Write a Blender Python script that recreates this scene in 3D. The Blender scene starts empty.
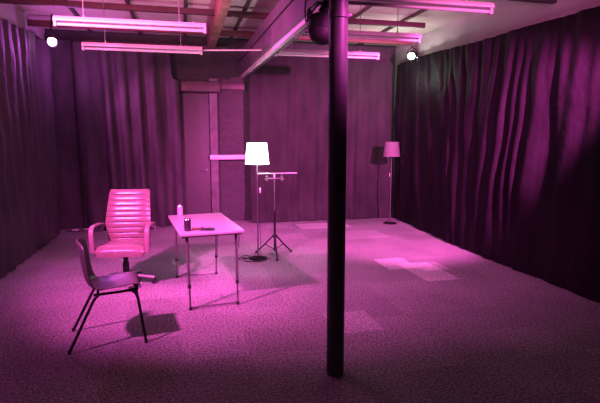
import bpy, bmesh, math, random
from mathutils import Vector, Matrix, noise

random.seed(7)
scene = bpy.context.scene
C = scene.collection
PI = math.pi
sin, cos = math.sin, math.cos
def rad(a): return math.radians(a)

# ------------------------------------------------------------------ materials
def new_mat(name):
    m = bpy.data.materials.new(name); m.use_nodes = True
    nt = m.node_tree
    return m, nt, nt.nodes['Principled BSDF'], nt.nodes['Material Output']

def plain(name, col, rough=0.6, metal=0.0, spec=0.5, var=0.12, scale=9.0, bump=0.0, bscale=60.0, emit=None, estr=0.0):
    """principled material with a procedural tone variation and optional bump"""
    m, nt, b, out = new_mat(name)
    N, L = nt.nodes, nt.links
    tc = N.new('ShaderNodeTexCoord')
    nz = N.new('ShaderNodeTexNoise'); nz.inputs['Scale'].default_value = scale; nz.inputs['Detail'].default_value = 4
    L.new(tc.outputs['Object'], nz.inputs['Vector'])
    cr = N.new('ShaderNodeValToRGB')
    cr.color_ramp.elements[0].position = 0.3; cr.color_ramp.elements[1].position = 0.7
    cr.color_ramp.elements[0].color = tuple(max(0, c * (1 - var)) for c in col) + (1,)
    cr.color_ramp.elements[1].color = tuple(min(1, c * (1 + var)) for c in col) + (1,)
    L.new(nz.outputs['Fac'], cr.inputs['Fac']); L.new(cr.outputs['Color'], b.inputs['Base Color'])
    b.inputs['Roughness'].default_value = rough; b.inputs['Metallic'].default_value = metal
    b.inputs['Specular IOR Level'].default_value = spec
    if bump > 0:
        n2 = N.new('ShaderNodeTexNoise'); n2.inputs['Scale'].default_value = bscale; n2.inputs['Detail'].default_value = 3
        L.new(tc.outputs['Object'], n2.inputs['Vector'])
        bp = N.new('ShaderNodeBump'); bp.inputs['Strength'].default_value = bump; bp.inputs['Distance'].default_value = 0.02
        L.new(n2.outputs['Fac'], bp.inputs['Height']); L.new(bp.outputs['Normal'], b.inputs['Normal'])
    if emit:
        b.inputs['Emission Color'].default_value = tuple(emit) + (1,)
        b.inputs['Emission Strength'].default_value = estr
    return m

def cloth_mat(name, col, var=0.25, spec=0.2, rough=0.85, bump=0.35):
    m, nt, b, out = new_mat(name)
    N, L = nt.nodes, nt.links
    tc = N.new('ShaderNodeTexCoord')
    mp = N.new('ShaderNodeMapping'); mp.inputs['Scale'].default_value = (3, 3, 1.0)
    L.new(tc.outputs['Object'], mp.inputs['Vector'])
    nz = N.new('ShaderNodeTexNoise'); nz.inputs['Scale'].default_value = 1.6; nz.inputs['Detail'].default_value = 6
    L.new(mp.outputs['Vector'], nz.inputs['Vector'])
    cr = N.new('ShaderNodeValToRGB')
    cr.color_ramp.elements[0].position = 0.3; cr.color_ramp.elements[1].position = 0.72
    cr.color_ramp.elements[0].color = tuple(c * (1 - var) for c in col) + (1,)
    cr.color_ramp.elements[1].color = tuple(c * (1 + var) for c in col) + (1,)
    L.new(nz.outputs['Fac'], cr.inputs['Fac']); L.new(cr.outputs['Color'], b.inputs['Base Color'])
    n2 = N.new('ShaderNodeTexNoise'); n2.inputs['Scale'].default_value = 7; n2.inputs['Detail'].default_value = 5
    L.new(tc.outputs['Object'], n2.inputs['Vector'])
    bp = N.new('ShaderNodeBump'); bp.inputs['Strength'].default_value = bump; bp.inputs['Distance'].default_value = 0.05
    L.new(n2.outputs['Fac'], bp.inputs['Height']); L.new(bp.outputs['Normal'], b.inputs['Normal'])
    b.inputs['Roughness'].default_value = rough; b.inputs['Specular IOR Level'].default_value = spec
    return m

def carpet_mat():
    m, nt, b, out = new_mat('carpet_tiles')
    N, L = nt.nodes, nt.links
    tc = N.new('ShaderNodeTexCoord')
    sep = N.new('ShaderNodeSeparateXYZ'); L.new(tc.outputs['Object'], sep.inputs[0])
    def math_node(op, a, bb=None, cc=None):
        n = N.new('ShaderNodeMath'); n.operation = op
        for i, v in enumerate((a, bb, cc)):
            if v is None: continue
            if isinstance(v, (int, float)): n.inputs[i].default_value = v
            else: L.new(v, n.inputs[i])
        return n.outputs[0]
    fx = math_node('FLOOR', math_node('DIVIDE', math_node('ADD', sep.outputs['X'], 0.05), 0.5))
    fy = math_node('FLOOR', math_node('DIVIDE', math_node('ADD', sep.outputs['Y'], 0.1), 0.5))
    cmb = N.new('ShaderNodeCombineXYZ'); L.new(fx, cmb.inputs[0]); L.new(fy, cmb.inputs[1])
    wn = N.new('ShaderNodeTexWhiteNoise'); wn.noise_dimensions = '2D'; L.new(cmb.outputs[0], wn.inputs['Vector'])
    tile = math_node('MULTIPLY_ADD', wn.outputs['Value'], 0.22, 0.89)
    def box(x0, x1, y0, y1, gain):      # a paler rectangle of carpet tile
        a = math_node('MULTIPLY', math_node('GREATER_THAN', sep.outputs['X'], x0), math_node('LESS_THAN', sep.outputs['X'], x1))
        c = math_node('MULTIPLY', math_node('GREATER_THAN', sep.outputs['Y'], y0), math_node('LESS_THAN', sep.outputs['Y'], y1))
        return math_node('MULTIPLY', math_node('MULTIPLY', a, c), gain)
    tot = tile
    for q in ((2.45, 2.86, 5.36, 5.9, 0.75), (2.66, 3.08, 4.8, 5.6, 0.75), (2.86, 3.2, 5.2, 5.6, 0.6),
              (2.05, 3.0, 8.25, 8.8, 0.7), (1.22, 1.62, 3.62, 4.1, 0.4), (2.45, 3.3, 7.2, 7.9, 0.25)):
        tot = math_node('ADD', tot, box(*q))
    sp = N.new('ShaderNodeTexNoise'); sp.inputs['Scale'].default_value = 52; sp.inputs['Detail'].default_value = 3.5; sp.inputs['Roughness'].default_value = 0.95
    L.new(tc.outputs['Object'], sp.inputs['Vector'])
    cr = N.new('ShaderNodeValToRGB')
    cr.color_ramp.elements[0].position = 0.4; cr.color_ramp.elements[1].position = 0.62
    cr.color_ramp.elements[0].color = (0.085, 0.08, 0.085, 1); cr.color_ramp.elements[1].color = (0.48, 0.45, 0.47, 1)
    L.new(sp.outputs['Fac'], cr.inputs['Fac'])
    big = N.new('ShaderNodeTexNoise'); big.inputs['Scale'].default_value = 1.3; big.inputs['Detail'].default_value = 5
    L.new(tc.outputs['Object'], big.inputs['Vector'])
    wear = math_node('MULTIPLY_ADD', big.outputs['Fac'], 0.6, 0.7)
    tot = math_node('MULTIPLY', tot, wear)
    mx = N.new('ShaderNodeVectorMath'); mx.operation = 'SCALE'
    L.new(cr.outputs['Color'], mx.inputs[0]); L.new(tot, mx.inputs['Scale'])
    L.new(mx.outputs[0], b.inputs['Base Color'])
    bp = N.new('ShaderNodeBump'); bp.inputs['Strength'].default_value = 0.5; bp.inputs['Distance'].default_value = 0.01
    L.new(sp.outputs['Fac'], bp.inputs['Height']); L.new(bp.outputs['Normal'], b.inputs['Normal'])
    b.inputs['Roughness'].default_value = 0.95; b.inputs['Specular IOR Level'].default_value = 0.1
    return m

def brick_mat():
    m, nt, b, out = new_mat('painted_brick')
    N, L = nt.nodes, nt.links
    tc = N.new('ShaderNodeTexCoord')
    sep = N.new('ShaderNodeSeparateXYZ'); L.new(tc.outputs['Object'], sep.inputs[0])
    cmb = N.new('ShaderNodeCombineXYZ'); L.new(sep.outputs['X'], cmb.inputs[0]); L.new(sep.outputs['Z'], cmb.inputs[1])
    br = N.new('ShaderNodeTexBrick'); br.inputs['Scale'].default_value = 4.5
    br.inputs['Color1'].default_value = (0.045, 0.045, 0.045, 1); br.inputs['Color2'].default_value = (0.06, 0.058, 0.06, 1)
    br.inputs['Mortar'].default_value = (0.065, 0.065, 0.065, 1); br.inputs['Mortar Size'].default_value = 0.02
    L.new(cmb.outputs[0], br.inputs['Vector']); L.new(br.outputs['Color'], b.inputs['Base Color'])
    bp = N.new('ShaderNodeBump'); bp.inputs['Strength'].default_value = 0.25; bp.inputs['Distance'].default_value = 0.01
    L.new(br.outputs['Fac'], bp.inputs['Height']); bp.invert = True
    L.new(bp.outputs['Normal'], b.inputs['Normal'])
    b.inputs['Roughness'].default_value = 0.8
    return m

def emitter(name, col, strength, base=(0.9, 0.9, 0.9)):
    return plain(name, base, 0.6, emit=col, estr=strength, var=0.02)

M = {
    'carpet': carpet_mat(),
    'brick': brick_mat(),
    'plaster': plain('plaster', (0.52, 0.48, 0.5), 0.9, var=0.1, scale=2.0, bump=0.15, bscale=20),
    'ceil': plain('ceiling_board', (0.72, 0.62, 0.6), 0.9, var=0.18, scale=1.4, bump=0.2, bscale=10),
    'curtain_dark': cloth_mat('black_drape', (0.012, 0.007, 0.012), spec=0.06, rough=0.6),
    'curtain_left': cloth_mat('dusty_drape', (0.085, 0.068, 0.085), spec=0.2),
    'curtain_grey': cloth_mat('grey_drape', (0.09, 0.078, 0.088)),
    'curtain_mid': cloth_mat('charcoal_drape', (0.04, 0.036, 0.038)),
    'door': plain('door_paint', (0.085, 0.078, 0.08), 0.6, var=0.08),
    'panel_edge': plain('door_jamb_paint', (0.13, 0.12, 0.125), 0.7, var=0.25, scale=6),
    'header': plain('dark_timber', (0.085, 0.06, 0.06), 0.5, var=0.2),
    'white_board': plain('white_board', (0.62, 0.6, 0.6), 0.6, var=0.05),
    'steel_dark': plain('dark_painted_steel', (0.09, 0.075, 0.09), 0.45, var=0.2, scale=5),
    'steel_beam': plain('purple_grey_beam', (0.1, 0.08, 0.095), 0.6, var=0.2, scale=3),
    'red_oxide': plain('red_oxide_steel', (0.21, 0.08, 0.085), 0.7, var=0.25, scale=4),
    'purlin_dark': plain('dark_oxide_steel', (0.1, 0.045, 0.055), 0.7, var=0.25, scale=4),
    'timber': plain('roof_timber', (0.4, 0.24, 0.18), 0.75, var=0.3, scale=5),
    'batten': plain('dark_batten', (0.1, 0.07, 0.07), 0.8),
    'white_metal': plain('white_enamel', (0.55, 0.5, 0.53), 0.4, var=0.04),
    'tube_glass': plain('fluorescent_tube_glass', (0.6, 0.55, 0.58), 0.25, var=0.02),
    'wire': plain('grey_wire', (0.4, 0.38, 0.4), 0.4, metal=0.6),
    'black_metal': plain('black_metal', (0.01, 0.009, 0.01), 0.55, spec=0.25, var=0.3),
    'grey_cap': plain('lamp_rear_cap', (0.014, 0.011, 0.014), 0.65, spec=0.2, var=0.2),
    'black_plastic': plain('black_plastic', (0.03, 0.028, 0.03), 0.45, var=0.2),
    'shell': plain('grey_polypropylene', (0.095, 0.085, 0.092), 0.34, var=0.08, bump=0.1, bscale=200),
    'leather': plain('pale_leatherette', (0.19, 0.14, 0.135), 0.25, var=0.08, scale=20, bump=0.08, bscale=90),
    'arm': plain('arm_leatherette', (0.24, 0.165, 0.18), 0.4, var=0.05),
    'chrome': plain('chrome', (0.7, 0.7, 0.7), 0.25, metal=0.6, var=0.03),
    'leg_metal': plain('grey_tube_steel', (0.24, 0.23, 0.24), 0.35, metal=0.7, var=0.1),
    'pole_metal': plain('brushed_pole_steel', (0.22, 0.22, 0.22), 0.35, metal=0.8, var=0.08),
    'table_top': plain('white_table_plastic', (0.33, 0.315, 0.32), 0.4, var=0.04, bump=0.05, bscale=150),
    'shade_lit': emitter('lit_lamp_shade', (0.98, 1.0, 0.98), 5.0),
    'shade': plain('pink_glow_lamp_shade', (0.15, 0.135, 0.14), 0.8, var=0.05, emit=(0.8, 0.12, 0.45), estr=0.06),  # unlit shade: faint pink emission stands in for light falling on it
    'can_dark': plain('dark_printed_can', (0.07, 0.06, 0.075), 0.3, metal=0.4, var=0.4, scale=60),
    'can_light': plain('pale_printed_can', (0.6, 0.5, 0.52), 0.3, metal=0.4, var=0.4, scale=50),
    'can_metal': plain('can_aluminium', (0.7, 0.7, 0.7), 0.25, metal=1.0, var=0.03),
    'wrapper': plain('black_wrapper', (0.03, 0.025, 0.03), 0.4, var=0.3),
    'wrapper_orange': plain('orange_foil', (0.55, 0.25, 0.16), 0.4, var=0.3),
    'lens_pink': emitter('magenta_lens', (1.0, 0.55, 1.0), 60.0),
    'lens_green': emitter('pale_green_lens', (0.85, 1.0, 0.85), 60.0),
}

# ------------------------------------------------------------------ mesh helpers
class MB:
    """collects shapes and links them as one mesh object"""
    def __init__(s): s.v = []; s.f = []; s.sm = []
    def add(s, vs, fs, smooth=False):
        b = len(s.v)
        s.v += [tuple(v) for v in vs]
        for f in fs: s.f.append(tuple(b + i for i in f)); s.sm.append(smooth)
        return s
    def frombm(s, bm, smooth=False):
        bm.verts.ensure_lookup_table(); bm.verts.index_update()
        s.add([v.co[:] for v in bm.verts], [[v.index for v in f.verts] for f in bm.faces], smooth); bm.free(); return s
    def box(s, c, size, bev=0.0, rot=None, seg=2):
        bm = bmesh.new(); bmesh.ops.create_cube(bm, size=1.0)
        bmesh.ops.scale(bm, vec=size, verts=bm.verts)
        if bev > 0: bmesh.ops.bevel(bm, geom=bm.edges[:], offset=bev, segments=seg, affect='EDGES', profile=0.5)
        if rot is not None: bmesh.ops.transform(bm, matrix=rot.to_4x4(), verts=bm.verts)
        bmesh.ops.translate(bm, vec=c, verts=bm.verts)
        return s.frombm(bm, bev > 0)
    def tube(s, pts, r, n=10, cap=True, closed=False):
        pts = [Vector(p) for p in pts]; rs = r if isinstance(r, (list, tuple)) else [r] * len(pts)
        rings = []; up = None
        for i, p in enumerate(pts):
            a = pts[max(i - 1, 0)]; b = pts[min(i + 1, len(pts) - 1)]
            t = (b - a).normalized()
            if up is None:
                up = Vector((0, 0, 1)) if abs(t.z) < 0.9 else Vector((1, 0, 0))
            x = (up - t * up.dot(t)).normalized(); y = t.cross(x); up = x
            rings.append([p + (x * cos(2 * PI * k / n) + y * sin(2 * PI * k / n)) * rs[i] for k in range(n)])
        vs = [v for rg in rings for v in rg]; fs = []
        for i in range(len(rings) - 1):
            for k in range(n):
                k2 = (k + 1) % n
                fs.append((i * n + k, i * n + k2, (i + 1) * n + k2, (i + 1) * n + k))
        s.add(vs, fs, True)
        if cap:
            s.add(rings[0], [tuple(range(n))[::-1]]); s.add(rings[-1], [tuple(range(n))])
        return s
    def lathe(s, prof, c=(0, 0, 0), n=24, axis=None, smooth=True):
        """prof: (radius, height) pairs, about z (or the axis matrix)"""
        R = axis if axis is not None else Matrix.Identity(3); c = Vector(c)
        vs = []; fs = []
        for r, z in prof:
            for k in range(n):
                a = 2 * PI * k / n; vs.append(c + R @ Vector((r * cos(a), r * sin(a), z)))
        for i in range(len(prof) - 1):
            for k in range(n):
                k2 = (k + 1) % n
                fs.append((i * n + k, i * n + k2, (i + 1) * n + k2, (i + 1) * n + k))
        return s.add(vs, fs, smooth)
    def sweep(s, path, side, w, t, closed_ends=True):
        """flat bar of width w along `side` and thickness t swept along a path"""
        path = [Vector(p) for p in path]; side = Vector(side).normalized(); vs = []; fs = []
        for i, p in enumerate(path):
            a = path[max(i - 1, 0)]; b = path[min(i + 1, len(path) - 1)]
            nrm = side.cross((b - a).normalized()).normalized()
            e = t * 0.3
            for sx, sn in ((-1, -.5), (-.8, -1), (.8, -1), (1, -.5), (1, .5), (.8, 1), (-.8, 1), (-1, .5)):
                vs.append(p + side * (sx * w / 2) + nrm * (sn * t / 2))
        n = 8
        for i in range(len(path) - 1):
            for k in range(n):
                k2 = (k + 1) % n
                fs.append((i * n + k, i * n + k2, (i + 1) * n + k2, (i + 1) * n + k))
        fs.append(tuple(range(n))[::-1]); fs.append(tuple((len(path) - 1) * n + k for k in range(n)))
        return s.add(vs, fs, True)
    def grid(s, rows, smooth=True):
        m = len(rows[0]); vs = [v for r in rows for v in r]; fs = []
        for i in range(len(rows) - 1):
            for k in range(m - 1):
                fs.append((i * m + k, i * m + k + 1, (i + 1) * m + k + 1, (i + 1) * m + k))
        return s.add(vs, fs, smooth)
    def build(s, name, mat, parent=None, loc=(0, 0, 0), rz=0.0, angle=40):
        me = bpy.data.meshes.new(name); me.from_pydata(s.v, [], s.f)
        bm = bmesh.new(); bm.from_mesh(me)
        bmesh.ops.remove_doubles(bm, verts=bm.verts, dist=1e-6)
        bmesh.ops.recalc_face_normals(bm, faces=bm.faces); bm.to_mesh(me); bm.free()
        for p in me.polygons: p.use_smooth = True
        try: me.set_sharp_from_angle(angle=rad(angle))
        except Exception: pass
        me.materials.append(mat)
        o = bpy.data.objects.new(name, me); C.objects.link(o)
        o.location = loc; o.rotation_euler = (0, 0, rz)
        if parent is not None: o.parent = parent
        return o

def tag(o, label, cat, group=None, kind=None):
    o['label'] = label; o['category'] = cat
    if group: o['group'] = group
    if kind: o['kind'] = kind
    return o
def thing(name, label, cat, loc=(0, 0, 0), rz=0.0, group=None):
    o = bpy.data.objects.new(name, None); C.objects.link(o)
    o.location = loc; o.rotation_euler = (0, 0, rz); o.empty_display_size = 0.1
    return tag(o, label, cat, group)
def struct(o): o['kind'] = 'structure'; return o
def copy_tree(o, parent=None):
    c = o.copy(); C.objects.link(c)
    if parent is not None: c.parent = parent
    for ch in list(o.children): copy_tree(ch, c)
    return c
def rot(ax, a): return Matrix.Rotation(a, 3, ax)
def align(d):   # matrix whose z axis is d
    return Vector(d).normalized().to_track_quat('Z', 'Y').to_matrix()

# ------------------------------------------------------------------ room shell
XL, XR, YB, YF = -2.25, 4.32, 9.42, -1.6
def ceil_z(y): return 3.5
b = MB(); b.box(((XL + XR) / 2, (YB + YF) / 2, -0.05), (XR - XL + .4, YB - YF + .4, 0.1))
struct(b.build('floor', M['carpet']))
b = MB(); b.box(((XL + XR) / 2, YB + .05, 1.8), (XR - XL + .4, 0.1, 3.6)); struct(b.build('wall_back', M['brick']))
b = MB(); b.box((XL - .05, (YB + YF) / 2, 1.8), (0.1, YB - YF, 3.6)); struct(b.build('wall_left', M['plaster']))
b = MB(); b.box((XR + .05, (YB + YF) / 2, 1.8), (0.1, YB - YF, 3.6)); struct(b.build('wall_right', M['plaster']))
b = MB()
x0, x1 = XL - .1, XR + .1
b.add([(x0, YF, ceil_z(YF)), (x1, YF, ceil_z(YF)), (x1, YB + .1, ceil_z(YB + .1)), (x0, YB + .1, ceil_z(YB + .1)),
       (x0, YF, ceil_z(YF) + .1), (x1, YF, ceil_z(YF) + .1), (x1, YB + .1, ceil_z(YB + .1) + .1), (x0, YB + .1, ceil_z(YB + .1) + .1)],
      [(0, 1, 2, 3), (7, 6, 5, 4), (0, 4, 5, 1), (1, 5, 6, 2), (2, 6, 7, 3), (3, 7, 4, 0)])
struct(b.build('ceiling', M['ceil']))

# door set in the gap between the back curtains
d = MB().box((0.245, 9.36, 1.225), (0.53, 0.05, 2.45), 0.006)
struct(d.build('door_1', M['door']))
hd = MB(); hd.tube([(0.44, 9.335, 1.02), (0.44, 9.29, 1.02), (0.34, 9.29, 1.02)], 0.01, 8)
hd.lathe([(0, 0), (0.026, 0), (0.026, 0.008), (0, 0.008)], (0.44, 9.336, 1.02), 14, rot('X', PI / 2))
hd.build('door_handle', M['leg_metal'], bpy.data.objects['door_1'])
t = MB().box((0.592, 9.34, 1.23), (0.145, 0.09, 2.46), 0.008); struct(t.build('trim_1', M['panel_edge']))
t = MB().box((0.33, 9.32, 2.575), (0.78, 0.12, 0.19), 0.01); struct(t.build('trim_2', M['header']))
t = MB().box((0.95, 9.385, 2.6), (0.5, 0.05, 0.12), 0.01); struct(t.build('trim_3', M['header']))
t = MB().box((0.6, 9.24, 2.695), (0.16, 0.06, 0.05), 0.008); t.tube([(0.54, 9.24, 2.72), (0.54, 9.3, 2.72)], .012, 8)
tag(t.build('junction_box', M['panel_edge']), 'small pale box sitting on the dark header over the door', 'box')
t = MB().box((0.86, 9.28, 1.265), (0.71, 0.04, 0.085), 0.004)
t.box((0.52, 9.32, 1.265), (0.03, 0.05, 0.05)); t.box((1.18, 9.345, 1.265), (0.03, 0.15, 0.05))
tag(t.build('wall_board', M['white_board']), 'narrow white horizontal board fixed to the wall behind the lit lamp', 'board')

# ------------------------------------------------------------------ roof members
def purlin(y, z, xa, xb, h, label, mat, w=0.055, tilt=0.0):
    m = MB()     # C section: web and two flanges
    for cz, hh, ww, dy in ((0, h, .02, -w / 2), (h / 2 - .008, .016, w, 0), (-h / 2 + .008, .016, w, 0)):
        m.box(((xa + xb) / 2, y + dy, z + cz), (xb - xa, ww, hh), 0.003)
    return tag(m.build('roof_purlin', mat), label, 'roof beam', 'steel roof purlins')
purlin(4.78, 3.16, 3.52, 4.1, 0.1, 'short dark roof purlin stub on the pale wall near the front', M['steel_dark'])
purlin(7.2, 3.385, XL, 3.78, 0.075, 'long dark red roof purlin crossing above the front row of tubes', M['purlin_dark'])
purlin(8.45, 3.38, XL, 4.2, 0.09, 'red roof purlin crossing just before the back wall', M['red_oxide'])
m = MB().box((0.57, 5.75, 3.37), (0.13, 7.0, 0.24), 0.008)
tag(m.build('timber_joist', M['timber']), 'brown timber joist running lengthwise under the ceiling to the back wall', 'roof beam')
bat = None
for i, x in enumerate((-1.5, -0.67, 0.11, 0.95, 1.8, 2.65, 3.5)):
    if bat is None:
        m = MB(); ya, yb = 0.5, 9.4
        m.add([(sx * .025, y, ceil_z(y) - dz) for y in (ya, yb) for sx, dz in ((-1, -.004), (1, -.004), (1, .035), (-1, .035))],
              [(0, 1, 2, 3), (7, 6, 5, 4), (0, 4, 5, 1), (1, 5, 6, 2), (2, 6, 7, 3), (3, 7, 4, 0)])
        bat = m.build('ceiling_batten', M['batten'])
        o = bat
    else:
        o = bat.copy(); C.objects.link(o)
    o.location.x = x
    tag(o, 'thin dark batten running lengthwise across the pale ceiling boards', 'batten', 'ceiling battens')
m = MB().tube([(-1.6, 9.33, 3.3), (0.9, 9.33, 3.3)], 0.035, 10)
for x in (-1.1, -0.55, -0.1, 0.1, 0.5): m.tube([(x - .06, 9.33, 3.3), (x + .06, 9.33, 3.3)], 0.046, 10); m.box((x, 9.39, 3.31), (.03, .06, .03))
tag(m.build('service_pipe', M['batten']), 'dark service pipe with couplings along the top of the back wall', 'pipe')

# steel beam, running away to the back wall, with its trunking and column
def bx_at(y): return 1.06 - 0.006 * (y - 5)
def beam_box(m, y0, y1, xa, xb, za, zb):
    vs = []
    for y in (y0, y1):
        X = bx_at(y); k = 0.018 * (y - 5)
        vs += [(X + xa, y, za + k), (X + xb, y, za + k), (X + xb, y, zb + k), (X + xa, y, zb + k)]
    m.add(vs, [(0, 1, 2, 3), (7, 6, 5, 4), (0, 4, 5, 1), (1, 5, 6, 2), (2, 6, 7, 3), (3, 7, 4, 0)])
root = thing('steel_beam', 'deep purple-grey steel beam running overhead from above the column to the back', 'beam')
m = MB(); beam_box(m, 0.6, 9.0, 0.0, 0.2, 2.69, 2.905); m.build('lower_web', M['steel_beam'], root)
m = MB(); beam_box(m, 0.6, 9.0, 0.02, 0.2, 2.905, 2.93); m.build('groove', M['batten'], root)
m = MB(); beam_box(m, 0.6, 9.0, -0.005, 0.2, 2.93, 3.06); m.build('upper_flange', M['steel_beam'], root)
m = MB(); beam_box(m, 1.5, 8.9, 0.035, 0.085, 2.645, 2.687)
for y in (2.4, 3.6, 4.8, 5.6, 6.3, 7.0, 7.9): beam_box(m, y, y + .03, 0.03, 0.09, 2.64, 2.6885)
tag(m.build('cable_trunking', M['white_metal']), 'white cable trunking clipped along the underside of the steel beam', 'trunking')

root = thing('steel_column', 'round dark steel column standing on the carpet in the foreground', 'column', (0.978, 2.99, 0))
m = MB().lathe([(0, 0.0), (0.058, 0.0), (0.06, 0.01), (0.06, 3.0), (0, 3.0)], n=32); m.build('post', M['steel_dark'], root)
m = MB().lathe([(0.0595, 2.35), (0.066, 2.352), (0.066, 2.4), (0.0595, 2.402)], n=32); m.build('collar', M['steel_dark'], root)
m = MB().lathe([(0, 0), (0.012, 0), (0.012, 0.02), (0, 0.02)], (0.064, 0, 2.376), 10, rot('Y', PI / 2))
m.build('bolt', M['steel_dark'], root)

# ------------------------------------------------------------------ fluorescent battens
def make_tube_light(L):
    r = thing('fluorescent_light', '', 'light')
    m = MB()
    prof = [(-.03, .05), (.03, .05), (.052, .022), (.052, .004), (-.052, .004), (-.052, .022)]
    vs = [(s * L / 2, y, z) for s in (-1, 1) for y, z in prof]; n = 6
    m.add(vs, [(k, (k + 1) % n, n + (k + 1) % n, n + k) for k in range(n)] + [tuple(range(n)), tuple(range(2 * n - 1, n - 1, -1))])
    m.build('housing', M['white_metal'], r, angle=20)
    m = MB().tube([(-L / 2 + .03, -.012, -.022), (L / 2 - .03, -.012, -.022)], 0.015, 12); m.build('tube', M['tube_glass'], r)
    for s in (-1, 1):
        m = MB().box((s * (L / 2 - .012), -.008, -.02), (.028, .05, .05), .004); m.build('lamp_holder', M['white_metal'], r)
    return r
tubes = [
    (-0.441, 5.19, 1.44, 'unlit fluorescent tube batten nearest the glaring magenta stage light', ),
    (-0.428, 6.47, 1.44, 'unlit fluorescent tube batten in front of the pleated grey curtain'),
    (1.91, 5.12, 1.42, 'unlit fluorescent tube batten passing behind the steel column and hanging stage light'),
    (1.92, 6.31, 1.40, 'unlit fluorescent tube batten hanging before the charcoal back curtain, beyond the column'),
    (1.93, 3.85, 1.46, 'unlit fluorescent tube batten highest and closest, over the pale right-hand wall'),
]
first = None
for x, y, L, lab in tubes:
    if first is None: first = make_tube_light(1.43); o = first
    else: o = copy_tree(first)
    o.location = (x, y, 2.72); o.rotation_euler = (0, 0, -0.02); o['label'] = lab; o['group'] = 'fluorescent tube battens'
    for s in (-0.45, 0.45):
        top = ceil_z(y) - 2.72 - .012
        m = MB().tube([(s, 0, .05), (s, 0, top)], 0.0035, 6)
        m.tube([(s - .012, 0, .05), (s, 0, .085), (s + .012, 0, .05)], .004, 6)
        m.build('suspension_wire', M['wire'], o)
m = MB().tube([(0.295, 6.46, 2.735), (1.05, 6.44, 2.765)], 0.011, 8)
tag(m.build('conduit', M['white_metal']), 'thin pale conduit running from a tube batten to the steel beam', 'pipe')

# ------------------------------------------------------------------ curtains
def curtain(name, label, path, ztop, mat, amp, lam, seed, zbot=0.012, du=0.03, nv=34, diag=0.0, gather=0.5, wr=0.012, group=None, flare=0.0, hold=0.0, irr=1.1):
    pts = [Vector((p[0], p[1], 0)) for p in path]
    seg = [(pts[i + 1] - pts[i]).length for i in range(len(pts) - 1)]; tot = sum(seg); nu = int(tot / du)
    def at(u):
        for i, s in enumerate(seg):
            if u <= s or i == len(seg) - 1:
                d = (pts[i + 1] - pts[i]) / s; return pts[i] + d * u, Vector((-d.y, d.x, 0))
            u -= s
    rows = []
    for j in range(nv + 1):
        row = []
        for i in range(nu + 1):
            u = tot * i / nu; p, nr = at(u)
            zt = ztop(u / tot) if callable(ztop) else ztop
            v = j / nv; z = zt + (zbot - zt) * v
            uu = u + diag * v * noise.noise(Vector((u * .7, seed * 3.1, .3)))
            ph = uu / lam + irr * noise.noise(Vector((uu * .9, v * .25, seed))) + 0.35 * noise.noise(Vector((uu * 2.5, v * .45, seed + 5)))
            w = sin(2 * PI * ph); w = (abs(w) ** 0.75) * (1 if w > 0 else -1)
            loc_amp = 0.55 + 0.9 * abs(noise.noise(Vector((uu * 1.1, v * .5, seed + 9))))
            off = amp * w * loc_amp * (gather + (1 - gather) * min(1, v * 1.6)) * (1 - hold * min(1, max(0, v - .55) / .4) ** 2)
            off += 0.4 * amp * noise.noise(Vector((uu * 6.5 / (lam * 2.2), v * .8, seed + 12)))
            off += wr * noise.noise(Vector((uu * 4 + v * 2, v * 5, seed + 2))) + wr * 1.6 * noise.noise(Vector((uu * 1.7 - v * 3, v * 4, seed + 7)))
            if v > 0.9: off += -flare * (v - 0.9) * 10
            q = p + nr * off
            row.append((q.x, q.y, z))
        rows.append(row)
    m = MB().grid(rows)
    o = m.build(name, mat, angle=80)
    return tag(o, label, 'curtain', group)

def sag(pairs):
    def f(t):
        for (a, za), (b2, zb) in zip(pairs, pairs[1:]):
            if t <= b2: return za + (zb - za) * (t - a) / (b2 - a)
        return pairs[-1][1]
    return f
# paths: the normal (-dy, dx) points into the room
curtain('curtain', 'long black curtain hanging down the whole right-hand wall in heavy folds',
        [(3.92, -0.5), (3.92, 3.6), (3.95, 6.0), (4.12, 8.3), (4.15, 8.98)],
        sag([(0, 2.86), (.3, 2.86), (.47, 2.87), (.6, 2.91), (.7, 2.93), (.8, 3.0), (.9, 3.05), (1, 3.05)]),
        M['curtain_dark'], 0.085, 0.4, 3, hold=0.75, irr=2.2, diag=0.7, gather=0.06, wr=0.02, nv=60, du=0.022)
curtain('curtain', 'long dusty black curtain hanging down the left-hand wall beneath the plaster',
        [(-2.05, 8.75), (-2.08, 6.0), (-2.1, 2.0)], sag([(0, 3.17), (.35, 3.04), (.6, 2.97), (1, 2.95)]),
        M['curtain_left'], 0.022, 0.3, 11, gather=0.6, wr=0.02)
curtain('curtain', 'narrow flat curtain panel filling the dark back corner under the magenta stage light',
        [(-1.6, 9.3), (-2.2, 9.26)], 3.3, M['curtain_grey'], 0.025, 0.5, 17, wr=0.015)
curtain('curtain', 'pleated grey back curtain hanging behind the office chair',
        [(-0.02, 9.15), (-1.76, 9.17)], sag([(0, 2.66), (.07, 2.68), (.09, 3.22), (1, 3.25)]),
        M['curtain_grey'], 0.085, 0.3, 23, du=0.018, gather=0.85, wr=0.015)
curtain('curtain', 'wide charcoal back curtain hanging behind the tripod stand',
        [(4.13, 9.12), (2.6, 9.16), (1.26, 9.14)], sag([(0, 3.1), (.5, 3.16), (1, 3.14)]),
        M['curtain_mid'], 0.035, 0.36, 31, gather=0.6, wr=0.02, flare=-0.1)

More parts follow.
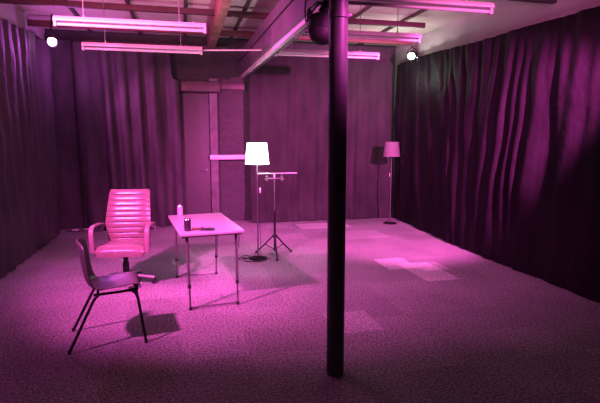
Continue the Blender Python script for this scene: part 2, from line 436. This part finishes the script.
# ------------------------------------------------------------------ folding table
root = thing('folding_table', 'white-topped folding table with tubular legs beside the office chair', 'table', (0.19, 5.085, 0), rad(6.7))
m = MB().box((0, 0, .722), (.61, 1.17, .036), .012, seg=3); m.build('tabletop', M['table_top'], root)
m = MB()
for s in (-1, 1): m.box((s * .27, 0, .695), (.02, 1.06, .022), .003)
for s in (-1, 1): m.box((0, s * .5, .695), (.52, .02, .022), .003)
m.build('underframe', M['leg_metal'], root)
for sy in (-1, 1):
    for sx in (-1, 1):
        a = Vector((sx * .235, sy * .5, .69)); c = Vector((sx * .228, sy * .57, 0.0)); mid = a.lerp(c, .68)
        m = MB().tube([a, mid], .0135, 10); lg = m.build('leg', M['leg_metal'], root)
        m = MB().tube([mid + (a - mid) * .04, mid - (a - mid) * .03], .0165, 10); m.build('locking_collar', M['black_plastic'], lg)
        m = MB().tube([mid, c + Vector((0, 0, .02))], .0095, 10); m.build('leg_extension', M['leg_metal'], lg)
        m = MB().tube([c + Vector((0, 0, .03)), c + Vector((0, 0, .0))], .0155, 10); m.build('foot', M['black_plastic'], lg)
    m = MB().tube([(-.228, sy * .569, .022), (.228, sy * .569, .022)], .008, 8); m.build('crossbar', M['leg_metal'], root)
m = MB().sweep([(.262, -.49, .69), (.268, -.5, .64), (.262, -.49, .585), (.268, -.495, .55)], (0, 1, 0), .02, .003)
m.build('strap', M['black_plastic'], root)

def can(label, loc, mat, rz=0):
    r = thing('drink_can', label, 'can', loc, rz, 'cans on the table')
    MB().lathe([(0, .001), (.022, .001), (.026, .0), (.0325, .012), (.0325, .105), (.0315, .11)], n=20).build('body', mat, r)
    MB().lathe([(.0318, .109), (.026, .12), (.0265, .123), (.024, .123), (.023, .119), (0, .119)], n=20).build('lid', M['can_metal'], r)
    MB().box((0, .006, .1215), (.013, .022, .003), .001).build('pull_tab', M['can_metal'], r)
    return r
can('pale drink can at the far end of the white table', (-0.045, 5.565, .74), M['can_light'])
can('dark drink can near the front edge of the white table', (0.026, 4.6, .74), M['can_dark'])
m = MB(); rows = []
for i in range(7):
    rows.append([(0.05 * (i - 3) / 3 * 1.5, .035 * (k - 2) / 2, .014 + .03 * noise.noise(Vector((i * .9, k * .8, 2))) * (1 if 0 < k < 4 else .3) + .006) for k in range(5)])
m.grid(rows); o = m.build('snack_wrapper', M['wrapper'], None, (0.2, 4.60, .735), -.3)
sol = o.modifiers.new('thickness', 'SOLIDIFY'); sol.thickness = .002
tag(o, 'small crumpled black wrapper lying at the front edge of the table', 'wrapper')
m = MB(); rows = []
for i in range(5):
    rows.append([(.03 * (i - 2) / 2, .022 * (k - 2) / 2, .014 + .02 * noise.noise(Vector((i * .8, k * .9, 7)))) for k in range(5)])
m.grid(rows); o = m.build('snack_wrapper', M['wrapper_orange'], None, (0.098, 4.66, .735), .3)
sol = o.modifiers.new('thickness', 'SOLIDIFY'); sol.thickness = .002
tag(o, 'small orange foil scrap right beside the dark drink can', 'wrapper')

# ------------------------------------------------------------------ office chair (faces -y)
root = thing('office_chair', 'high-backed padded office chair with ribbed upholstery and padded arms', 'chair', (-0.645, 5.5, 0), rad(-8))
def ribbed(w_of, pt, n_ribs, thick, label):
    """padded slab: pt(t, s) gives centre line; ribs bulge on the front side"""
    per = 14; rowsF = []; N = n_ribs * per
    for i in range(N + 1):
        t = i / N; c, fr = pt(t); w = w_of(t); f = (i % per) / per; bulge = (sin(PI * f) ** .22 if 0 < f < 1 else 0) * .014
        if i in (0, N): bulge = -thick * .35
        row = []
        for k in range(13):
            u = -1 + 2 * k / 12; e = (1 - abs(u) ** 6)
            row.append(c + Vector((u * w / 2, 0, 0)) + fr * (thick * .5 * (.35 + .65 * e) + bulge * e))
        back = [c + Vector(((1 - 2 * k / 12) * w / 2 * .99, 0, 0)) - fr * (thick * .5) for k in range(13)]
        rowsF.append(row + back + [row[0]])
    m = MB().grid(rowsF)
    n = 26
    m.add(rowsF[0][:26], [tuple(range(26))]); m.add(rowsF[-1][:26], [tuple(range(26))])
    return m
def back_pt(t):
    z = .43 + .6 * t; y = .165 + .17 * t - .05 * sin(PI * t)
    return Vector((0, y, z)), Vector((0, -1, .2)).normalized()
m = ribbed(lambda t: (.40 + .1 * min(1, t / .38) ** .8) - .055 * max(0, (t - .38) / .62) - .012 * (t > .97), back_pt, 10, .06, '')
m.build('backrest', M['leather'], root, angle=50)
def seat_pt(t):
    y = .19 - .43 * t; z = .437 + .01 * t - (.055 * max(0, t - .8) / .2 * max(0, t - .8) / .2)
    return Vector((0, y, z)), Vector((0, 0, 1))
m = ribbed(lambda t: .5 + .06 * t - .02 * abs(2 * t - 1) ** 4 - .07 * (max(0, t - .8) / .2) ** 2.5, seat_pt, 7, .05, '')
m.build('seat', M['leather'], root, angle=50)
MB().box((0, -.02, .405), (.4, .4, .018), .006).build('seat_pan', M['black_plastic'], root)
for s in (-1, 1):
    path = [(s * .27, .21, .58), (s * .275, .185, .64), (s * .28, .15, .665), (s * .285, .08, .675), (s * .287, -.06, .68), (s * .287, -.15, .68), (s * .287, -.19, .67), (s * .287, -.212, .645), (s * .286, -.218, .6), (s * .283, -.215, .5), (s * .28, -.21, .41)]
    MB().sweep(path, (1, 0, 0), .05, .02).build('armrest', M['arm'], root, angle=60)
    MB().box((s * .25, -.19, .425), (.07, .05, .03), .005).build('arm_bracket', M['black_plastic'], root)
    MB().box((s * .25, .2, .6), (.06, .03, .05), .005).build('arm_bracket', M['black_plastic'], root)
MB().lathe([(0, .09), (.035, .09), (.035, .25), (.026, .26), (.026, .4), (.06, .4), (.06, .41), (0, .41)], n=20).build('gas_column', M['black_plastic'], root)
base = MB().lathe([(0, .07), (.045, .07), (.045, .125), (.03, .13), (0, .13)], n=20).build('base_hub', M['chrome'], root)
for k in range(5):
    a = rad(-90 + 22 + 72 * k); dx, dy = cos(a), sin(a)
    MB().sweep([(dx * .03, dy * .03, .105), (dx * .16, dy * .16, .095), (dx * .3, dy * .3, .07)], (-dy, dx, 0), .045, .026).build('base_arm', M['chrome'], root, angle=60)
    q = Vector((dx * .29, dy * .29, 0)); R = align((-dy, dx, 0)); m = MB()
    for s in (-1, 1): m.lathe([(0, -.009), (.025, -.009), (.028, -.005), (.028, .005), (.025, .009), (0, .009)], q + Vector((-dy, dx, 0)) * .016 * s + Vector((0, 0, .028)), 16, R)
    m.lathe([(0, .03), (.012, .03), (.012, .062), (0, .062)], q, 10); m.build('caster', M['black_plastic'], root)

# ------------------------------------------------------------------ stacking chair (faces +x)
root = thing('stacking_chair', 'grey plastic-shell stacking chair on thin dark tubular legs', 'chair', (-0.59, 4.02, 0), rad(8))
rows = []; prof = [(.212, .425), (.203, .447), (.185, .455), (.14, .454), (.05, .443), (-.05, .436), (-.12, .44), (-.165, .458), (-.19, .495), (-.203, .55), (-.213, .62), (-.222, .7), (-.231, .765), (-.238, .805), (-.241, .822)]
wid = [w_ * .92 for w_ in (.37, .39, .4, .41, .42, .42, .41, .4, .39, .385, .4, .41, .4, .36, .3)]
for (x, z), w in zip(prof, wid):
    row = []
    for k in range(17):
        u = -1 + 2 * k / 16; y = u * w / 2; dz = 0; dx = 0
        if z < .46 and x > -.15: dz = .02 * abs(u) ** 3 * (1 if x < .2 else .3)
        else: dx = .05 * abs(u) ** 2.2; dz = -.018 * abs(u) ** 6 if z > .8 else 0
        row.append((x + dx, y, z + dz))
    rows.append(row)
o = MB().grid(rows).build('seat_shell', M['shell'], root, angle=80)
sb = o.modifiers.new('smooth', 'SUBSURF'); sb.levels = 1; sb.render_levels = 1
sd = o.modifiers.new('thickness', 'SOLIDIFY'); sd.thickness = .007; sd.offset = -1
fr = MB()
for s in (-1, 1): fr.tube([(.19, s * .16, .428), (.05, s * .165, .418), (-.13, s * .165, .414)], .0105, 8)
fr.tube([(.19, -.16, .428), (.19, .16, .428)], .0105, 8); fr.tube([(-.1, -.165, .414), (-.1, .165, .414)], .0105, 8)
fr.build('seat_frame', M['black_metal'], root)
for s in (-1, 1):
    MB().tube([(.15, s * .165, .42), (.175, s * .175, .40), (.19, s * .185, .36), (.235, s * .225, .012)], .011, 10).build('leg', M['black_metal'], root)
    MB().tube([(-.09, s * .165, .415), (-.12, s * .175, .39), (-.14, s * .18, .36), (-.315, s * .235, .012)], .011, 10).build('leg', M['black_metal'], root)
for ch in [c for c in root.children if c.name.startswith('leg')]:
    p = max(ch.data.vertices, key=lambda v: -v.co.z).co
    e = [v.co for v in ch.data.vertices if v.co.z < .03]; c = sum(e, Vector()) / len(e)
    MB().lathe([(0, 0), (.013, 0), (.0135, .02), (.011, .028)], (c.x, c.y, 0), 12).build('foot_cap', M['black_plastic'], ch)

# ------------------------------------------------------------------ floor lamps
def floor_lamp(label, loc, shade_mat, rz, lit):
    r = thing('floor_lamp', label, 'lamp', loc, rz, 'floor lamps')
    MB().lathe([(0, 0), (.12, 0), (.125, .006), (.12, .016), (.03, .022), (.018, .03), (0, .03)], n=28).build('base', M['black_metal'], r)
    MB().tube([(0, 0, .02), (0, 0, 1.33)], .0095, 12).build('pole', M['pole_metal'], r)
    sh = MB().lathe([(.158, 1.28), (.13, 1.556), (.1285, 1.556), (.1565, 1.28), (.158, 1.28)], n=40).build('lamp_shade', shade_mat, r)
    m = MB()
    for k in range(3):
        a = 2 * PI * k / 3; m.tube([(0, 0, 1.335), (cos(a) * .153, sin(a) * .153, 1.335)], .0025, 6)
    m.build('shade_ring', M['wire'], sh)
    m = MB().lathe([(0, 1.32), (.02, 1.32), (.02, 1.37), (.013, 1.38), (.03, 1.42), (.032, 1.445), (.02, 1.47), (0, 1.475)], n=16)
    m.build('bulb', M['shade_lit'] if lit else M['tube_glass'], r)
    pts = [(.016 + .02 * sin(z * 6) ** 2, -.012, z) for z in [1.3 - .05 * i for i in range(25)]]
    cd = MB().tube(pts + [(.05, -.03, .03), (.1, -.08, .022), (.135, -.12, .006)], .0035, 6).build('cord', M['black_plastic'], r)
    MB().box((.03, -.02, .93), (.022, .018, .075), .006).build('cord_switch', M['white_metal'], cd)
    return r
floor_lamp('floor lamp with glowing white shade standing behind the folding table', (0.952, 6.29, 0), M['shade_lit'], 0.3, True)
floor_lamp('floor lamp with unlit white shade given a faint pink glow in the far corner by the black curtain', (3.83, 8.42, 0), M['shade'], 2.4, False)

m = MB()
pts = []
for i in range(40):
    a = i / 39 * 7.5; pts.append((.83 + .07 * cos(a) - .002 * i, 6.22 + .06 * sin(a) + .0025 * i, .012 + .0008 * i))
pts += [(.72, 6.36, .01), (.69, 6.33, .008), (.7, 6.28, .008)]
m.tube(pts, .006, 6)
m.tube([(.75, 6.2, .008), (.83, 6.13, .008), (.95, 6.12, .008), (1.06, 6.2, .008)], .006, 6)
tag(m.build('coiled_cable', M['black_plastic']), 'loose coil of black cable on the carpet at the foot of the lit lamp', 'cable')

# ------------------------------------------------------------------ tripod stand
root = thing('tripod_stand', 'black tripod stand with a thin pale crossbar beside the lit lamp', 'stand', (1.212, 6.45, 0))
MB().tube([(0, 0, .06), (0, 0, .62)], .0145, 12).build('lower_pole', M['black_metal'], root)
MB().tube([(0, 0, .6), (0, 0, 1.075)], .0105, 12).build('upper_pole', M['pole_metal'], root)
m = MB().lathe([(0, .595), (.021, .595), (.021, .64), (0, .64)], n=16); m.tube([(0, 0, .617), (.05, -.01, .617)], .006, 8); m.build('clamp_collar', M['black_plastic'], root)
hub = MB().lathe([(0, .25), (.03, .25), (.03, .295), (.018, .3), (0, .3)], n=16).build('leg_hub', M['black_plastic'], root)
low = MB().lathe([(0, .07), (.024, .07), (.024, .1), (0, .1)], n=16).build('brace_hub', M['black_plastic'], root)
for fx, fy in ((-.24, .17), (.255, .12), (-.03, -.33)):
    dv = Vector((fx, fy, 0)); n = dv.normalized(); side = Vector((-n.y, n.x, 0))
    lg = MB().sweep([n * .025 + Vector((0, 0, .275)), dv * .5 + Vector((0, 0, .15)), dv + Vector((0, 0, .016))], side, .02, .016).build('leg', M['black_metal'], root)
    MB().lathe([(0, 0), (.014, 0), (.014, .028), (0, .03)], dv, 10).build('rubber_foot', M['black_plastic'], lg)
    MB().tube([n * .02 + Vector((0, 0, .085)), dv * .52 + Vector((0, 0, .145))], .006, 6).build('brace', M['black_metal'], root)
bar = MB().box((0, 0, 1.072), (.24, .03, .014), .004).build('bracket', M['pole_metal'], root)
for s in (-1, 1):
    m = MB().tube([(s * .105, 0, 1.03), (s * .105, 0, 1.125)], .008, 8)
    m.lathe([(0, 0), (.02, 0), (.024, .006), (.02, .012), (0, .012)], (s * .105, 0, 1.09), 12)
    m.lathe([(0, 0), (.014, 0), (.017, .006), (.014, .012), (0, .012)], (s * .105, 0, 1.04), 12)
    m.box((s * .125, 0, 1.06), (.02, .05, .02), .004); m.build('wing_bolt', M['pole_metal'], root)
m = MB().box((.045, 0, 1.142), (.545, .034, .012), .003)
m.box((0, 0, 1.11), (.02, .02, .06), .003); m.build('crossbar', M['white_metal'], root)

# ------------------------------------------------------------------ hanging stage light on the beam
root = thing('stage_light', 'dark stage lantern with rounded rear hanging from the beam beside the column', 'stage light', (1.045, 3.6, 2.415))
ax = Vector((.12, .3, .95)).normalized(); R = align(ax)
MB().lathe([(0, -.1), (.04, -.097), (.068, -.085), (.088, -.055), (.095, -.02)], n=28, axis=R).build('rear_cap', M['grey_cap'], root)
MB().lathe([(.095, -.02), (.099, -.02), (.099, .075), (.104, .075), (.104, .088), (.085, .088), (.085, .06), (0, .06)], n=28, axis=R).build('body', M['black_metal'], root)
for k in range(4):
    a = PI / 2 * k + .4; c0 = R @ Vector((cos(a) * .096, sin(a) * .096, .088)); tdir = R @ Vector((-sin(a), cos(a), 0)); o1 = R @ Vector((cos(a), sin(a), 0))
    w0, w1, hgt = .062, .036, .055
    top = c0 + ax * hgt + o1 * .02
    m = MB().add([c0 - tdir * w0, c0 + tdir * w0, top + tdir * w1, top - tdir * w1], [(0, 1, 2, 3)])
    d_ = m.build('barn_door', M['black_metal'], root); s_ = d_.modifiers.new('thickness', 'SOLIDIFY'); s_.thickness = .003
m = MB()
for s in (-1, 1): m.sweep([(s * .107, 0, -.01), (s * .112, 0, .06), (s * .108, 0, .14), (s * .05, 0, .185)], (0, 1, 0), .03, .006)
m.sweep([(-.06, 0, .185), (.06, 0, .185)], (0, 1, 0), .03, .006); m.build('yoke', M['black_metal'], root)
m = MB().box((.03, 0, .2), (.045, .05, .03), .006); m.tube([(.03, 0, .18), (.03, 0, .247)], .01, 8)
m.tube([(.03, 0, .2), (-.045, 0, .2)], .007, 8); m.build('hook_clamp', M['black_metal'], root)
for s in (-1, 1): MB().lathe([(0, 0), (.018, 0), (.02, .01), (.018, .02), (0, .02)], (s * .109, 0, -.01), 12, rot('Y', s * PI / 2)).build('tilt_knob', M['black_plastic'], root)
pts = [(.0, -.03, .2), (-.05, -.03, .16), (-.1, -.02, .09), (-.125, -.01, .05), (-.13, .0, .12), (-.12, .02, .2), (-.08, .03, .26)]
MB().tube(pts, .006, 6).build('power_cord', M['black_plastic'], root)

# ------------------------------------------------------------------ the two glaring corner lanterns
def par_can(label, loc, target, lens_mat, bracket_to):
    loc = Vector(loc); d = (Vector(target) - loc).normalized(); R = align(d)
    r = thing('stage_light', label, 'stage light', loc, 0, None)
    MB().lathe([(0, -.2), (.05, -.19), (.075, -.15), (.08, -.1), (.08, .03), (.074, .03), (.074, .0), (.0, -.0)], n=24, axis=R).build('body', M['black_metal'], r)
    MB().lathe([(0, .006), (.045, .004), (.06, .0)], n=24, axis=R).build('lens', lens_mat, r)
    bt = Vector(bracket_to) - loc
    m = MB(); side = R @ Vector((1, 0, 0))
    top = R @ Vector((0, 0, -.06)) + Vector((0, 0, .15))
    for s in (-1, 1): m.tube([side * s * .082 + d * -.06, side * s * .09 + d * -.06 + Vector((0, 0, .08)), top], .007, 6)
    m.tube([top, top.lerp(bt, .5) + Vector((0, 0, .03)), bt], .012, 8); m.build('yoke', M['black_metal'], r)
    return loc + d * .05, d
LA, dA = par_can('glaring magenta stage light high in the back corner above the left-hand curtain', (-1.868, 8.2, 3.07), (0.6, 2.0, 0.2), M['lens_pink'], (-1.87, 8.3, 3.49))
LB, dB = par_can('glaring pale green stage light high in the back corner above the far floor lamp', (4.17, 8.4, 3.13), (0.3, 2.5, 0.4), M['lens_green'], (4.17, 8.5, 3.49))

# ------------------------------------------------------------------ cables on the floor
m = MB().tube([(-2.0, 9.0, .008), (-1.85, 8.92, .01), (-1.7, 8.98, .008), (-1.5, 8.88, .01), (-1.3, 8.95, .008), (-1.1, 8.85, .008)], .007, 6)
tag(m.build('power_cable', M['black_plastic']), 'black power cable trailing over the carpet in the back corner', 'cable')
sock = None
for x, y, a, lab in ((-1.88, 9.0, .5, 'white plug on the carpet closest to the left-hand curtain'), (-1.68, 9.03, .1, 'white plug on the carpet nearer the office chair')):
    m = MB().box((0, 0, .022), (.1, .055, .036), .008); m.box((.06, 0, .022), (.03, .02, .02), .004)
    tag(m.build('plug', M['white_metal'], None, (x, y, 0), a), lab, 'plug')
# ------------------------------------------------------------------ lights
def spot(name, loc, target, power, col, size, blend=.4, r=.05):
    l = bpy.data.lights.new(name, 'SPOT'); l.energy = power; l.color = col; l.spot_size = rad(size); l.spot_blend = blend; l.shadow_soft_size = r
    o = bpy.data.objects.new(name, l); C.objects.link(o); o.location = loc
    o.rotation_euler = (Vector(target) - Vector(loc)).to_track_quat('-Z', 'Y').to_euler(); return o
PINK = (1.0, .14, .67)
spot('stage_spot_front_left', (-1.92, 3.15, 2.75), (1.2, 6.25, .55), 1950, PINK, 86, 1.0, .1)
spot('stage_spot_front_right', (3.42, 2.6, 2.5), (3.3, 5.4, 1.75), 3600, PINK, 58, .6)
spot('stage_spot_overhead', (1.5, 2.6, 2.6), (.1, 6.2, .35), 1150, (1, .13, .7), 52, 1.0, .3)
spot('added_ceiling_fill', (-1.8, 3.6, 2.45), (0.2, 6.6, 3.65), 700, (1, .22, .48), 84, .9, .15)  # added fill with no fixture, brightens the ceiling left of the beam
spot('added_ceiling_fill', (2.5, 2.5, 2.5), (3.0, 5.6, 3.35), 170, (1, .2, .6), 90, .9, .1)  # second added fill, for the ceiling and plaster right of the beam
spot('stage_spot_back_left', LA, LA + dA, 130, (.85, .15, 1.0), 95, .7, .04)
spot('added_fill_along_back', LA + Vector((.12, .0, -.05)), (.2, 9.1, 1.3), 150, (.95, .16, .75), 75, .8)  # extra spot without a fixture, added to rake the pleated back curtain
spot('stage_spot_back_right', LB, LB + dB, 50, (.8, 1.0, .75), 100, .7, .04)
for n_, p_, e_, c_ in (('added_fill_back_left', LA + Vector((.38, .3, -.3)), 15, (.9, .2, 1.0)), ('added_fill_back_right', LB + Vector((-.5, -.3, -.4)), 22, (.85, 1.0, .8))):  # added point fills near the corner lights, no lamps of their own
    l = bpy.data.lights.new(n_, 'POINT'); l.energy = e_; l.color = c_; l.shadow_soft_size = .05
    o = bpy.data.objects.new(n_, l); C.objects.link(o); o.location = p_
l = bpy.data.lights.new('lamp_bulb_light', 'POINT'); l.energy = 38; l.color = (1.0, .95, .95); l.shadow_soft_size = .04
o = bpy.data.objects.new('lamp_bulb_light', l); C.objects.link(o); o.location = (0.952, 6.29, 1.5)

HAZE = 0.0015     # thin stage haze
w = bpy.data.worlds.new('World'); scene.world = w; w.use_nodes = True
bg = w.node_tree.nodes['Background']; bg.inputs['Color'].default_value = (.55, .12, .5, 1); bg.inputs['Strength'].default_value = .04
vs_ = w.node_tree.nodes.new('ShaderNodeVolumeScatter'); vs_.inputs['Density'].default_value = HAZE; vs_.inputs['Anisotropy'].default_value = .3
if HAZE: w.node_tree.links.new(vs_.outputs['Volume'], w.node_tree.nodes['World Output'].inputs['Volume'])

# ------------------------------------------------------------------ camera
cam = bpy.data.cameras.new('camera'); co = bpy.data.objects.new('camera', cam); C.objects.link(co); scene.camera = co
cam.sensor_fit = 'HORIZONTAL'; cam.sensor_width = 36.0; cam.lens = 36.0 * 480 / 600; cam.clip_start = .05
co.location = (0, 0, 1.6)
co.rotation_euler = (PI / 2 - math.atan(62 / 480), 0, -math.atan(118 / math.hypot(480, 62)))
scene.view_settings.view_transform = 'Standard'
scene.view_settings.look = 'None'
scene.view_settings.exposure = 0.2
scene.view_settings.gamma = 0.88
scene.cycles.use_denoising = True
scene.cycles.max_bounces = 8
